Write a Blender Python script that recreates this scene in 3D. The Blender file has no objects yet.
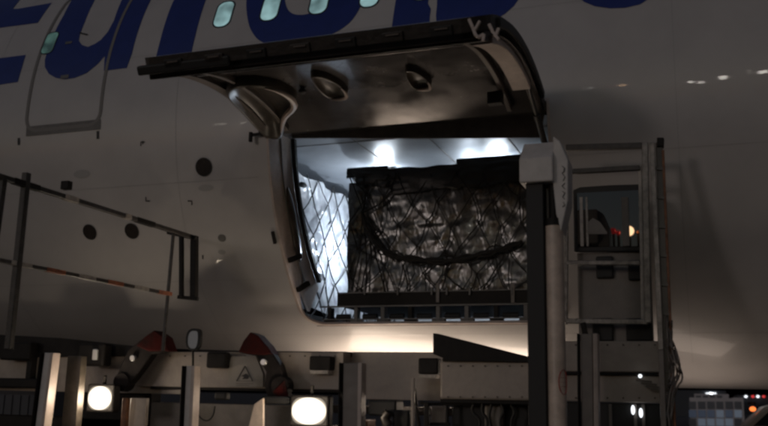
import bpy, bmesh, random
from math import *
from mathutils import Vector, noise
random.seed(7)
S = bpy.context.scene
COL = S.collection

# ------------------------------------------------------------------ camera numbers
F = 900.; YAW = radians(20); P = atan(182/900); ROLL = 0.02
fw = Vector((-sin(YAW)*cos(P), cos(YAW)*cos(P), sin(P)))
r0 = Vector((cos(YAW), sin(YAW), 0.)); u0 = r0.cross(fw)
rt = r0*cos(ROLL)+u0*sin(ROLL); up = u0*cos(ROLL)-r0*sin(ROLL)
CAM = Vector((0, 0, 1.7))
YC, ZC, R = 11.5, 4.95, 3.1          # fuselage axis and radius

def ray(px, py): return fw*F+rt*(px-384)+up*(213-py)
def at(px, py, Y):
    d = ray(px, py); return CAM+d*(Y/d.y)
def surf(px, py):                    # point on the fuselage skin as (x, arc)
    d = ray(px, py); A = d.y**2+d.z**2; B = -d.y*YC-d.z*(ZC-1.7); CC = YC**2+(ZC-1.7)**2-R*R
    D = max(B*B-A*CC, 0); t = (-B-sqrt(D))/A
    return (d.x*t, R*asin(max(-1, min(1, (1.7+d.z*t-ZC)/R))))
def skin(x, s, off=0.): 
    th = s/R; return Vector((x, YC-(R+off)*cos(th), ZC+(R+off)*sin(th)))

# ------------------------------------------------------------------ materials
MATS = {}
def mat(name, col, rough=.5, metal=0., emit=None, estr=0., bump=0., bscale=10., var=0., vscale=3., rvar=0., spec=.5,
        kind='noise', coat=0., vcol=None, thr=None):
    m = bpy.data.materials.new(name); m.use_nodes = True; nt = m.node_tree; N = nt.nodes; L = nt.links
    b = N['Principled BSDF']
    b.inputs['Base Color'].default_value = (*col, 1); b.inputs['Roughness'].default_value = rough
    b.inputs['Metallic'].default_value = metal; b.inputs['Specular IOR Level'].default_value = spec
    b.inputs['Coat Weight'].default_value = coat; b.inputs['Coat Roughness'].default_value = .025
    if emit: b.inputs['Emission Color'].default_value = (*emit, 1); b.inputs['Emission Strength'].default_value = estr
    if var or bump or rvar or vcol:
        tc = N.new('ShaderNodeTexCoord')
        n = N.new('ShaderNodeTexNoise'); n.inputs['Scale'].default_value = vscale; n.inputs['Detail'].default_value = 6
        n.inputs['Roughness'].default_value = .65
        L.new(tc.outputs['Object'], n.inputs['Vector'])
        if var or vcol:
            r = N.new('ShaderNodeValToRGB'); e = r.color_ramp.elements
            c2 = vcol or tuple(c*(1-var) for c in col)
            lo, hi = thr or (.35, .65)
            e[0].position = lo; e[0].color = (*c2, 1); e[1].position = hi; e[1].color = (*col, 1)
            L.new(n.outputs['Fac'], r.inputs['Fac']); L.new(r.outputs['Color'], b.inputs['Base Color'])
        if rvar:
            mr = N.new('ShaderNodeMapRange'); mr.inputs['From Min'].default_value = .3; mr.inputs['From Max'].default_value = .7
            mr.inputs['To Min'].default_value = rough-rvar; mr.inputs['To Max'].default_value = rough+rvar
            L.new(n.outputs['Fac'], mr.inputs['Value']); L.new(mr.outputs['Result'], b.inputs['Roughness'])
        if bump:
            bp = N.new('ShaderNodeBump'); bp.inputs['Strength'].default_value = bump; bp.inputs['Distance'].default_value = .02
            if kind == 'foil':
                n2 = N.new('ShaderNodeTexNoise'); n2.noise_type = 'RIDGED_MULTIFRACTAL'; n2.inputs['Scale'].default_value = bscale
                n2.inputs['Detail'].default_value = 6; n2.inputs['Distortion'].default_value = .6
                mp = N.new('ShaderNodeMapping'); mp.inputs['Scale'].default_value = (1.5, 1, .8); mp.inputs['Rotation'].default_value = (.2, .5, .1)
                L.new(tc.outputs['Object'], mp.inputs['Vector']); L.new(mp.outputs['Vector'], n2.inputs['Vector']); L.new(n2.outputs['Fac'], bp.inputs['Height'])
            elif kind == 'crinkle':
                n2 = N.new('ShaderNodeTexVoronoi'); n2.inputs['Scale'].default_value = bscale
                nd = N.new('ShaderNodeTexNoise'); nd.inputs['Scale'].default_value = bscale*.7; nd.inputs['Detail'].default_value = 4
                ad = N.new('ShaderNodeMixRGB'); ad.blend_type = 'LINEAR_LIGHT'; ad.inputs['Fac'].default_value = .25
                L.new(tc.outputs['Object'], nd.inputs['Vector']); L.new(tc.outputs['Object'], ad.inputs['Color1'])
                L.new(nd.outputs['Color'], ad.inputs['Color2']); L.new(ad.outputs['Color'], n2.inputs['Vector'])
                L.new(n2.outputs['Distance'], bp.inputs['Height'])
            else:
                n2 = N.new('ShaderNodeTexNoise'); n2.inputs['Scale'].default_value = bscale; n2.inputs['Detail'].default_value = 3
                L.new(tc.outputs['Object'], n2.inputs['Vector']); L.new(n2.outputs['Fac'], bp.inputs['Height'])
            L.new(bp.outputs['Normal'], b.inputs['Normal'])
    MATS[name] = m; return m

mat('fuselage_paint', (.52, .50, .49), .36, bump=.06, bscale=1.3, var=.10, vscale=1.5, rvar=.06, spec=.35, coat=.18)
mat('blue_paint', (.020, .036, .20), .30, bump=.05, bscale=1.3, var=.15, vscale=6)
mat('seam', (.20, .19, .18), .6)
mat('port_dark', (.035, .028, .025), .6, var=.4, vscale=20, spec=.2)
mat('lap', (.36, .355, .35), .45)
mat('seam_dark', (.02, .02, .02), .6)
mat('threshold', (.15, .145, .14), .5, var=.3, vscale=8)
mat('window_rim', (.03, .032, .035), .5)
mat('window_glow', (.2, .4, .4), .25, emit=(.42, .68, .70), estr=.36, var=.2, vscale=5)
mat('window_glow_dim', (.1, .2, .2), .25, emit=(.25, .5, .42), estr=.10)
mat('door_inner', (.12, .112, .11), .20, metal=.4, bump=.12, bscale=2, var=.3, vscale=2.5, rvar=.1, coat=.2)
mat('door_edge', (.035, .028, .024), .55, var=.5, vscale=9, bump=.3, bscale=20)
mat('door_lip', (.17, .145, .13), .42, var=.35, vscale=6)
mat('door_outer', (.5, .5, .5), .35)
mat('pocket', (.085, .07, .055), .35, var=.5, vscale=7)
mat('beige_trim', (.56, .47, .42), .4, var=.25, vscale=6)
mat('hold_lining', (.33, .35, .38), .42, bump=.15, bscale=2.5, var=.25, vscale=2, rvar=.08)
mat('hold_floor', (.10, .10, .11), .5, metal=.3, var=.4, vscale=6)
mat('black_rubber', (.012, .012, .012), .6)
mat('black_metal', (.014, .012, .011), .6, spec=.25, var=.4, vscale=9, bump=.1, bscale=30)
mat('roller_metal', (.10, .098, .095), .45, metal=.5, var=.3, vscale=12)
mat('net', (.012, .011, .010), .75)
mat('dark_wrap', (.075, .076, .078), .25, coat=.1, bump=.3, bscale=9, var=.6, vscale=4, kind='foil', spec=.9, rvar=.08)
mat('tarp', (.016, .014, .012), .42, bump=.5, bscale=8, var=.4, vscale=5)
mat('clear_wrap', (.62, .64, .68), .22, bump=.9, bscale=2.6, var=.35, vscale=6, kind='foil', spec=.8)
mat('loader_paint', (.42, .36, .31), .42, var=.28, vscale=4, bump=.1, bscale=12, rvar=.1)
mat('loader_grey', (.19, .168, .15), .45, var=.35, vscale=5, rvar=.1)
mat('rail_steel', (.27, .25, .23), .38, metal=.35, var=.6, vscale=14, bump=.2, bscale=40)
mat('rail_dark', (.055, .048, .042), .45, var=.6, vscale=14, bump=.2, bscale=40)
mat('rail_white', (.5, .46, .42), .45, var=.35, vscale=20)
mat('rail_orange', (.45, .14, .06), .5, var=.45, vscale=16)
mat('rust_orange', (.30, .12, .05), .55, var=.6, vscale=10)
mat('hook_red', (.06, .006, .005), .8, spec=.15, vcol=(.02, .010, .009), vscale=5, bump=.3, bscale=16, thr=(.3, .6))
mat('hook_black', (.022, .018, .017), .7, spec=.2, var=.5, vscale=10)
mat('bolt', (.6, .6, .6), .35, metal=.5)
mat('cream_tube', (.72, .59, .49), .38, var=.32, vscale=7, rvar=.08)
mat('column_white', (.66, .63, .60), .5, var=.15, vscale=8)
mat('lens_hot', (.01, .01, .01), .6, spec=.1, emit=(1, .86, .68), estr=22)
mat('reflector', (.8, .78, .72), .15, metal=.9)
mat('hold_lens', (.9, .9, .9), .3, emit=(.8, .9, 1), estr=5)
mat('glass_dark', (.008, .008, .009), .01, spec=.8)
mat('mirror_glass', (.22, .25, .28), .35, metal=.2)
mat('sign_face', (.34, .31, .27), .5)
mat('sign_ink', (.02, .02, .02), .6)
mat('emblem_red', (.30, .04, .03), .5)
mat('asphalt', (.05, .05, .05), .85, bump=.5, bscale=60, var=.3, vscale=.7)
mat('building_wall', (.22, .21, .22), .7, var=.2, vscale=.5)
mat('building_glass', (.05, .06, .08), .12, spec=.8, emit=(.15, .2, .3), estr=.12)
mat('building_glow', (.05, .06, .08), .12, emit=(.3, .36, .45), estr=.2)
mat('building_dark', (.03, .035, .045), .6)
mat('lamp_white', (1, 1, 1), .3, emit=(1, .97, .9), estr=30)
mat('lamp_window', (1, 1, 1), .3, emit=(.9, .95, 1), estr=1.6)
mat('lamp_flood', (1, 1, 1), .3, emit=(1, .95, .85), estr=60)
mat('lamp_flood_soft', (1, 1, 1), .3, emit=(1, .9, .75), estr=9)
mat('lamp_amber', (1, .3, .1), .3, emit=(1, .22, .05), estr=1.5)
mat('lamp_warm', (1, .8, .5), .3, emit=(1, .62, .34), estr=22)
mat('lamp_red', (1, .05, .05), .3, emit=(1, .06, .06), estr=.6)
mat('van_paint', (.40, .35, .29), .35, var=.1, vscale=3)
mat('blue_container', (.045, .06, .09), .5, var=.3, vscale=2)

def emission_noise(name, scale, lo, hi):
    nt = MATS[name].node_tree; N = nt.nodes; b = N['Principled BSDF']; tc = N.new('ShaderNodeTexCoord'); n = N.new('ShaderNodeTexNoise')
    n.inputs['Scale'].default_value = scale; n.inputs['Detail'].default_value = 2; nt.links.new(tc.outputs['Object'], n.inputs['Vector'])
    mr = N.new('ShaderNodeMapRange'); mr.inputs['From Min'].default_value = .35; mr.inputs['From Max'].default_value = .65
    mr.inputs['To Min'].default_value = lo; mr.inputs['To Max'].default_value = hi
    nt.links.new(n.outputs['Fac'], mr.inputs['Value']); nt.links.new(mr.outputs['Result'], b.inputs['Emission Strength'])
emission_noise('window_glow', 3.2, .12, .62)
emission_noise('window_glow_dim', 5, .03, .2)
# a lamp lens is hottest in front of its bulb (generated coordinates run 0..1 across the lens)
nt = MATS['lens_hot'].node_tree; N = nt.nodes; b = N['Principled BSDF']; tc = N.new('ShaderNodeTexCoord'); mp = N.new('ShaderNodeMapping')
mp.inputs['Location'].default_value = (-1, -.0, -1); mp.inputs['Scale'].default_value = (2, 0, 2)
ln = N.new('ShaderNodeVectorMath'); ln.operation = 'LENGTH'; rp = N.new('ShaderNodeMapRange'); rp.interpolation_type = 'SMOOTHSTEP'
rp.inputs['From Min'].default_value = .35; rp.inputs['From Max'].default_value = 1.1; rp.inputs['To Min'].default_value = 14; rp.inputs['To Max'].default_value = .25
nt.links.new(tc.outputs['Generated'], mp.inputs['Vector']); nt.links.new(mp.outputs['Vector'], ln.inputs[0]); nt.links.new(ln.outputs['Value'], rp.inputs['Value'])
nt.links.new(rp.outputs['Result'], b.inputs['Emission Strength'])

# ------------------------------------------------------------------ object helpers
def link(name, me, m, parent=None, smooth=False):
    o = bpy.data.objects.new(name, me); COL.objects.link(o)
    if m: me.materials.append(MATS[m])
    if parent: o.parent = parent
    if smooth: me.shade_smooth()
    return o
class MB:
    def __init__(s): s.bm = bmesh.new()
    def hexa(s, c):      # eight corners: bottom 4 then top 4
        v = [s.bm.verts.new(p) for p in c]
        for f in ((0,3,2,1),(4,5,6,7),(0,1,5,4),(1,2,6,5),(2,3,7,6),(3,0,4,7)): s.bm.faces.new([v[i] for i in f])
        return s
    def box(s, x0, y0, z0, x1, y1, z1):
        return s.hexa([(x0,y0,z0),(x1,y0,z0),(x1,y1,z0),(x0,y1,z0),(x0,y0,z1),(x1,y0,z1),(x1,y1,z1),(x0,y1,z1)])
    def bar(s, a, b, w, h=None, upv=None):
        a, b = Vector(a), Vector(b); d = (b-a).normalized(); h = h or w
        u = Vector(upv) if upv else (Vector((0,0,1)) if abs(d.z) < .9 else Vector((0,1,0)))
        r = d.cross(u).normalized()*w/2; u = r.cross(d).normalized()*h/2
        return s.hexa([a-r-u, a+r-u, a+r+u, a-r+u, b-r-u, b+r-u, b+r+u, b-r+u])
    def tube(s, pts, r, n=10, caps=True):
        pts = [Vector(p) for p in pts]; rings = []; prev = None
        for i, p in enumerate(pts):
            d = (pts[min(i+1, len(pts)-1)]-pts[max(i-1, 0)]).normalized()
            if prev is None: prev = d.orthogonal().normalized()
            e = (prev-d*prev.dot(d)).normalized(); prev = e; g = d.cross(e)
            rr = r[i] if isinstance(r, (list, tuple)) else r
            rings.append([s.bm.verts.new(p+(e*cos(2*pi*k/n)+g*sin(2*pi*k/n))*rr) for k in range(n)])
        for a, b in zip(rings, rings[1:]):
            for k in range(n): s.bm.faces.new((a[k], a[(k+1) % n], b[(k+1) % n], b[k]))
        if caps: s.bm.faces.new(rings[0][::-1]); s.bm.faces.new(rings[-1])
        return s
    def prism(s, pts, ext):       # polygon extruded by vector
        ext = Vector(ext); a = [s.bm.verts.new(p) for p in pts]; b = [s.bm.verts.new(Vector(p)+ext) for p in pts]
        f1 = s.bm.faces.new(a); f2 = s.bm.faces.new(b[::-1]); n = len(a)
        for k in range(n): s.bm.faces.new((a[(k+1) % n], a[k], b[k], b[(k+1) % n]))
        return s
    def ball(s, c, rx, ry, rz, n=16):
        g = bmesh.ops.create_uvsphere(s.bm, u_segments=n, v_segments=n//2, radius=1)
        for v in g['verts']: v.co = Vector((v.co.x*rx+c[0], v.co.y*ry+c[1], v.co.z*rz+c[2]))
        return s
    def build(s, name, m, parent=None, bevel=0., smooth=False):
        bmesh.ops.recalc_face_normals(s.bm, faces=s.bm.faces)
        me = bpy.data.meshes.new(name); s.bm.to_mesh(me); s.bm.free()
        o = link(name, me, m, parent)
        if smooth:
            me.shade_smooth(); me.set_sharp_from_angle(angle=radians(40))
        if bevel:
            b = o.modifiers.new('bevel', 'BEVEL'); b.width = bevel; b.segments = 2; b.limit_method = 'ANGLE'; b.angle_limit = radians(40)
        return o
def thing(name, label, cat, loc=(0,0,0), group=None, kind=None):
    o = bpy.data.objects.new(name, None); COL.objects.link(o); o.location = (0,0,0)
    o['label'] = label; o['category'] = cat
    if group: o['group'] = group
    return o
def tag(o, label, cat, group=None, kind=None):
    if label: o['label'] = label; o['category'] = cat
    if group: o['group'] = group
    if kind: o['kind'] = kind
    return o
def pbox(x0, y0, x1, y1, Y, dep):        # world box whose front face covers a photo rectangle on plane Y
    xm, ym = (x0+x1)/2, (y0+y1)/2
    return (at(x0, ym, Y).x, Y, at(xm, y1, Y).z, at(x1, ym, Y).x, Y+dep, at(xm, y0, Y).z)
def PB(x0, y0, x1, y1, Y, dep): return MB().box(*pbox(x0, y0, x1, y1, Y, dep))
def pprism(pts, Y, dep): return MB().prism([at(x, y, Y) for x, y in pts], (0, dep, 0))
def smooth_poly(pts, it=2, closed=True):
    for _ in range(it):
        q = []; n = len(pts)
        for i in range(n if closed else n-1):
            a, b = pts[i], pts[(i+1) % n]
            q.append(tuple(a[k]*.75+b[k]*.25 for k in range(len(a)))); q.append(tuple(a[k]*.25+b[k]*.75 for k in range(len(a))))
        if not closed: q = [pts[0]]+q+[pts[-1]]
        pts = q
    return pts
def rrect(cx, cs, w, h, r, n=5, lean=0.):
    pts = []
    for sx, sy, a0 in ((1,1,0),(-1,1,90),(-1,-1,180),(1,-1,270)):
        for k in range(n+1):
            a = radians(a0+90*k/n); x = sx*(w/2-r)+r*cos(a); y = sy*(h/2-r)+r*sin(a); pts.append((cx+x+lean*y, cs+y))
    return pts

def param_mesh(loops, mapf, step=.08, normalf=None, xcuts=()):
    """fill planar (x,s) loops (outer + holes), slice along s, map onto a curved skin"""
    bm = bmesh.new(); edges = []
    for lp in loops:
        vs = [bm.verts.new((x, s, 0)) for x, s in lp]
        for i in range(len(vs)): edges.append(bm.edges.new((vs[i], vs[(i+1) % len(vs)])))
    bmesh.ops.triangle_fill(bm, edges=edges, use_beauty=True, use_dissolve=False)
    s0 = min(v.co.y for v in bm.verts); s1 = max(v.co.y for v in bm.verts)
    k = floor(s0/step)+1
    while k*step < s1-1e-4:
        bmesh.ops.bisect_plane(bm, geom=bm.verts[:]+bm.edges[:]+bm.faces[:], plane_co=(0, k*step, 0), plane_no=(0, 1, 0), dist=1e-6); k += 1
    ps = [(v.co.x, v.co.y) for v in bm.verts]
    for v, (x, s) in zip(bm.verts, ps): v.co = mapf(x, s)
    bm.normal_update()
    return bm
def on_skin(name, loops, m, parent, off=.004, step=.08):
    bm = param_mesh(loops, lambda x, s: skin(x, s, off), step)
    for f in bm.faces:
        c = f.calc_center_median()
        if f.normal.dot(Vector((0, c.y-YC, c.z-ZC))) < 0: f.normal_flip()
    bm.normal_update()
    me = bpy.data.meshes.new(name); bm.to_mesh(me); bm.free()
    o = link(name, me, m, parent); me.shade_smooth()
    ns = [Vector((0, v.co.y-YC, v.co.z-ZC)).normalized() for v in me.vertices]
    me.normals_split_custom_set_from_vertices(ns)
    return o
def strip_px(pts, w):          # a narrow band on the skin following photo points
    q = [surf(*p) for p in pts]; return strip(q, w)
def strip(q, w):
    L, Rr = [], []
    for i, p in enumerate(q):
        a, b = q[max(i-1, 0)], q[min(i+1, len(q)-1)]; d = Vector((b[0]-a[0], b[1]-a[1])).normalized()
        L.append((p[0]-d.y*w/2, p[1]+d.x*w/2)); Rr.append((p[0]+d.y*w/2, p[1]-d.x*w/2))
    return L+Rr[::-1]
def ring(outer, w):
    cx = sum(p[0] for p in outer)/len(outer); cy = sum(p[1] for p in outer)/len(outer); inner = []
    n = len(outer)
    for i, p in enumerate(outer):
        a, b = outer[i-1], outer[(i+1) % n]; d = Vector((b[0]-a[0], b[1]-a[1])).normalized(); nn = Vector((-d.y, d.x))
        if nn.dot(Vector((cx-p[0], cy-p[1]))) < 0: nn = -nn
        inner.append((p[0]+nn.x*w, p[1]+nn.y*w))
    return [outer, inner]

# ================================================================== AIRPLANE
plane = thing('airplane', 'white wide-body airplane with blue lettering and its cargo door raised open', 'airplane')
XL, XR, ST, SB = -4.43, -1.40, -.40, -2.84
def opening(grow=0., r=.24):
    x0, x1, t, b = XL-grow, XR+grow, ST+grow, SB-grow; pts = [(x0, t), (x1, t)]
    for k in range(9):
        a = radians(-90*k/8); pts.append((x1-r+r*cos(a), b+r+r*sin(a)))
    for k in range(9):
        a = radians(270-90*k/8); pts.append((x0+r+r*cos(a), b+r+r*sin(a)))
    return pts
big = pi*R
bm = param_mesh([[(-15, -big), (9, -big), (9, big), (-15, big)], opening()], lambda x, s: skin(x, s), .13)
bmesh.ops.remove_doubles(bm, verts=bm.verts, dist=1e-4); bm.normal_update()
for f in bm.faces:
    c = f.calc_center_median()
    if f.normal.dot(Vector((0, c.y-YC, c.z-ZC))) < 0: f.normal_flip()
me = bpy.data.meshes.new('fuselage'); bm.to_mesh(me); bm.free()
fus = link('fuselage', me, 'fuselage_paint', plane); me.shade_smooth()
me.normals_split_custom_set_from_vertices([Vector((0, v.co.y-YC, v.co.z-ZC)).normalized() for v in me.vertices])

# lettering painted on the skin
def letter(*loops):
    on_skin('letter', [[surf(*p) for p in lp] for lp in loops], 'blue_paint', plane, .004)
letter([(-14, -30), (-14, 30), (0, 28), (38, 23), (46, 11), (52, 3), (18, 9), (13, 9), (22, -2), (64, -9), (80, -38)])
letter([(-14, 87), (18, 82), (22, 68), (26, 55), (-14, 60)])
letter([(94, -45), (78, -14), (72, 0), (64, 15), (56, 30), (49, 47), (45, 60), (45, 67), (49, 74), (56, 78), (65, 79.5), (75, 78), (87, 73), (98, 64), (105, 56),
        (104, 71), (127, 68), (132, 54), (140, 26), (151, 0), (170, -38), (143, -34), (122, 0), (114, 21), (108, 32), (101, 40), (95, 44), (88, 47), (82, 45),
        (79, 41), (80, 35), (85, 22), (95, 0), (117, -42)])
letter([(156, 58), (160, 42), (165, 24), (174, 0), (188, -32), (222, -36), (206, 0), (199, 22), (195, 38), (191, 55)])
letter(smooth_poly([(262, -60), (250, -22), (246, 0), (247, 17), (251, 32), (262, 44), (290, 47), (325, 38), (348, 26), (361, 8), (369, -18), (368, -55), (320, -80)], 2),
       smooth_poly([(290, -32), (284, -8), (286, 8), (293, 15), (307, 15), (319, 9), (329, -8), (332, -34), (312, -46)], 2))
letter([(389, 70), (391, 35), (394, 12), (400, -20), (406, -40), (440, -44), (432, -20), (428, 4), (431, 9), (430, 16), (429, 30), (427, 62)])
letter([(445, -50), (438, -20), (437, 6), (436, 16), (437, 26), (465, 30), (492, 22), (505, 14), (514, 6), (521, -4), (527, -22), (526, -44), (500, -60)],
       smooth_poly([(470, -40), (466, -24), (471, -12), (485, -12), (495, -22), (497, -38), (484, -48)], 2))
letter([(560, -44), (567, -20), (576, -5), (584, 2), (595, 6.5), (610, 8.5), (625, 8), (640, 4.5), (652, -3), (662, -20), (665, -44), (615, -50)],
       smooth_poly([(595, -40), (590, -26), (603, -14), (620, -16), (635, -26), (630, -40)], 2))

# cabin windows
wx0 = surf(224, 14)[0]; ws = surf(224, 14)[1]
for k in range(-1, 10):
    if k in (0, 1, 2, 3, 4) or k > 4:
        cx = wx0+k*.609
        out = rrect(cx, ws, .245, .42, .10)
        w_ = on_skin('window', [out, rrect(cx, ws, .21, .385, .088)], 'window_rim', plane, .007)
        on_skin('pane', [rrect(cx, ws, .21, .385, .088)], 'window_glow', w_, .006)
# passenger door seams
pd = on_skin('passenger_door', ring(rrect((-7.72-6.62)/2, .86, 1.12, 2.16, .18), .042), 'seam', plane, .0075)
on_skin('threshold_plate', [[(-7.70, -.26), (-6.62, -.26), (-6.62, -.14), (-7.70, -.14)]], 'threshold', pd, .0065)
dw = on_skin('window', [rrect(surf(50, 43)[0], surf(50, 43)[1], .20, .36, .07), rrect(surf(50, 43)[0], surf(50, 43)[1], .17, .33, .055)], 'window_rim', pd, .009)
on_skin('pane', [rrect(surf(50, 43)[0], surf(50, 43)[1], .17, .33, .055)], 'window_glow_dim', dw, .008)
on_skin('handle_recess', [strip_px([(80, 33), (83, 34), (88, 35)], .02)], 'seam_dark', pd, .009)
on_skin('handle_plate', [rrect(*surf(69, 43), .10, .04, .01)], 'threshold', pd, .009)
on_skin('door_vent', [rrect(*surf(65, 77), .12, .05, .01)], 'threshold', pd, .009)
# small marks and ports
for (px, py, r) in ((204, 167, .098), (90, 232, .088), (132, 231, .088)):
    cx, cs = surf(px, py); rim = on_skin('port', [[(cx+r*cos(a*pi/14), cs+r*sin(a*pi/14)) for a in range(28)]], 'port_dark', plane, .005)
    on_skin('port_rim', ring([(cx+(r+.008)*cos(a*pi/14), cs+(r+.008)*sin(a*pi/14)) for a in range(28)], .010), 'seam_dark', rim, .008)
for (px, py) in ((222, 238),):
    cx, cs = surf(px, py); on_skin('drain', [[(cx+.05*cos(a*pi/8), cs+.045*sin(a*pi/8)) for a in range(16)]], 'threshold', plane, .005)
for q in ([(19, 138), (19, 145)], [(98, 131), (98, 139)], [(143, 141), (143, 144)], [(203, 255), (203, 259)]):
    on_skin('marking', [strip_px(q, .035 if q[0][0] < 100 else .018)], 'seam_dark', plane, .005)
for c, d1, d2 in (((141, 142), (4, 0), (0, 4)), ((146, 201), (4, 0), (0, -4)), ((192, 201), (-4, 0), (0, 4))):
    a, b, e = surf(c[0]+d1[0], c[1]+d1[1]), surf(*c), surf(c[0]+d2[0], c[1]+d2[1])
    on_skin('marking', [strip([a, b, e], .014)], 'seam_dark', plane, .005)
for (px, py, w, h) in ((82, 174, .12, .05), (206, 188, .10, .035), (222, 252, .05, .03)):
    cx, cs = surf(px, py); on_skin('smudge', [[(cx+w*cos(a*pi/8), cs+h*sin(a*pi/8)) for a in range(16)]], 'lap', plane, .003)
# panel laps
for s_, x0, x1 in ((.62, -15, 9), (-.95, -15, XL-.16), (-.95, XR+.16, 9), (-2.15, -15, XL-.2), (-3.02, -15, 9)):
    on_skin('panel_seam', [[(x0, s_), (x1, s_), (x1, s_-.004), (x0, s_-.004)]], 'lap', plane, .0015)
for x_ in (-5.6, -.2, 2.4, -8.3):
    on_skin('panel_seam', [[(x_, -3.6), (x_+.004, -3.6), (x_+.004, 2.6), (x_, 2.6)]], 'lap', plane, .0015)
# hinge and pick-up fittings beside the opening
t_ = MB()
a = Vector(skin(XL-.05, ST-.12, .02))
t_.bar(a+Vector((-.12, -.04, .02)), a+Vector((.12, -.05, .03)), .03, .03); t_.bar(a+Vector((-.13, -.05, -.06)), a+Vector((-.13, -.05, .05)), .035)
t_.ball(a+Vector((.0, -.02, .06)), .05, .05, .06, 12)
t_.build('hinge_fitting', 'black_metal', plane, .005)
MB().bar(skin(XL-.06, ST-1.16, .03), skin(XL-.06, ST-1.3, .03), .03).build('hinge_fitting', 'black_metal', plane)

# door frame ring, pushed into the fuselage
def frame_ring(grow, d0, d1, name, m):
    o_ = opening(grow); bmr = bmesh.new(); dense = []
    for i in range(len(o_)):
        a, b = o_[i], o_[(i+1) % len(o_)]; n = max(1, int(abs(a[1]-b[1])/.08))
        for k in range(n): dense.append((a[0]+(b[0]-a[0])*k/n, a[1]+(b[1]-a[1])*k/n))
    fd = lambda s: d1 if s > -2.2 else d1+(abs(d1)-.03)*min(1, (-2.2-s)/.5)
    A = [bmr.verts.new(skin(x, s, d0)) for x, s in dense]; B = [bmr.verts.new(skin(x, s, fd(s))) for x, s in dense]
    for i in range(len(A)):
        j = (i+1) % len(A)
        if dense[i][1] > ST-.01 and dense[j][1] > ST-.01: continue
        bmr.faces.new((A[i], A[j], B[j], B[i]))
    bmesh.ops.recalc_face_normals(bmr, faces=bmr.faces)
    me = bpy.data.meshes.new(name); bmr.to_mesh(me); bmr.free(); return link(name, me, m, plane)
frame_ring(-.001, .002, -.16, 'door_frame', 'beige_trim')
on_skin('door_surround', [opening(.025, .26), opening(-.002)], 'beige_trim', plane, .003)
# deep jamb lining at the left side of the opening
def arcpoly(x, s0, s1, d0, d1, n=16, dx=0.):
    pts = [skin(x+dx*k/n, s0+(s1-s0)*k/n, d0) for k in range(n+1)]+[skin(x+dx*(1-k/n), s1+(s0-s1)*k/n, d1) for k in range(n+1)]
    return pts
MB().prism(arcpoly(XL-.03, -.44, -2.80, -.165, -.56), (.028, 0, 0)).build('jamb_panel', 'beige_trim', plane)
MB().prism(arcpoly(XL+.0, -.44, -2.70, -.56, -.61), (.05, 0, 0)).build('jamb_trim', 'black_metal', plane)
MB().prism(arcpoly(XL+.001, -.50, -2.4, -.28, -.30), (.010, 0, 0)).build('jamb_trim', 'seam', plane)
lat = MB().ball((0, 0, 0), .035, .085, .46, 16).build('jamb_actuator', 'pocket', plane, smooth=True)
lat.location = skin(XL+.03, -1.62, -.34); lat.rotation_euler = (radians(28), 0, 0)
MB().prism(arcpoly(XR, -.44, -2.80, -.165, -.56), (.028, 0, 0)).build('jamb_panel', 'beige_trim', plane)
for s_ in (-1.95, -2.35):
    MB().bar(skin(XL+.02, s_, -.05), skin(XL+.09, s_-.03, -.22), .06).build('jamb_latch', 'black_metal', plane, .01)
# cargo hold: ceiling, far wall, end walls, floor
hx0, hx1 = XL-2.4, XR+1.6
MB().box(hx0, 8.86, 4.56, hx1, 14.0, 4.60).build('hold_ceiling', 'hold_lining', plane)
MB().box(hx0, 9.78, 2.40, hx1, 14.0, 2.44).build('hold_floor', 'hold_floor', plane)
MB().box(hx0, 13.9, 2.44, hx1, 13.94, 4.56).build('hold_wall', 'hold_lining', plane)
for x_ in (hx0, hx1): MB().prism([(x_, skin(0, s, -.06).y, skin(0, s, -.06).z) for s in [-.45-k*.2 for k in range(12)]]+[(x_, 13.8, 2.44), (x_, 13.8, 4.55)], (.02, 0, 0)).build('hold_wall', 'hold_lining', plane)
MB().box(XL, 8.43, 4.545, XR, 8.86, 4.60).build('door_header', 'door_inner', plane)
MB().prism([at(292, 131, 8.82), at(292, 138, 8.82), at(420, 138, 8.82), at(540, 137, 8.82), at(545, 108, 8.82)], (0, .03, 0)).build('door_header', 'door_lip', plane)
for x_ in (-3.75, -2.9, -2.05): # ceiling panel joints
    MB().box(x_, 8.9, 4.553, x_+.014, 13.6, 4.562).build('ceiling_joint', 'seam', plane)
for y_ in (9.3,): MB().box(hx0+.1, y_, 4.554, hx1-.1, y_+.012, 4.563).build('ceiling_joint', 'seam', plane)
for (px, py, Y_) in ((384, 157, 10.55), (497, 147, 10.45)):
    p = at(px, py, Y_)
    lf = MB().box(p.x-.15, Y_-.05, 4.52, p.x+.15, Y_+.05, 4.555).build('hold_light', 'roller_metal', plane, .006)
    MB().box(p.x-.13, Y_-.04, 4.508, p.x+.13, Y_+.04, 4.519).build('lens', 'hold_lens', lf)

# sill: roller deck across the opening
zf = 2.50
MB().box(XL+.12, 9.635, zf-.03, XR-.02, 9.95, zf).build('sill_plate', 'black_metal', plane)
for k in range(9):
    x_ = XL+.22+k*.33
    b_ = MB().box(x_, 9.70, zf, x_+.05, 9.80, zf+.19); b_.box(x_-.05, 9.71, zf, x_+.10, 9.79, zf+.05)
    b_.build('roller_bracket', 'roller_metal' if k % 3 else 'black_metal', plane, .006)
    r_ = MB(); r_.tube([(x_+.09, 9.78, zf+.085), (x_+.26, 9.78, zf+.085)], .035, 12); r_.build('sill_roller', 'black_rubber', plane, smooth=True)
MB().bar((XL+.12, 9.71, zf+.20), (XR, 9.71, zf+.20), .018).build('guide_rail', 'roller_metal', plane)
MB().bar((XL+.16, 9.70, zf+.05), (XR, 9.70, zf+.05), .014).build('guide_rail', 'roller_metal', plane)

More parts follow.
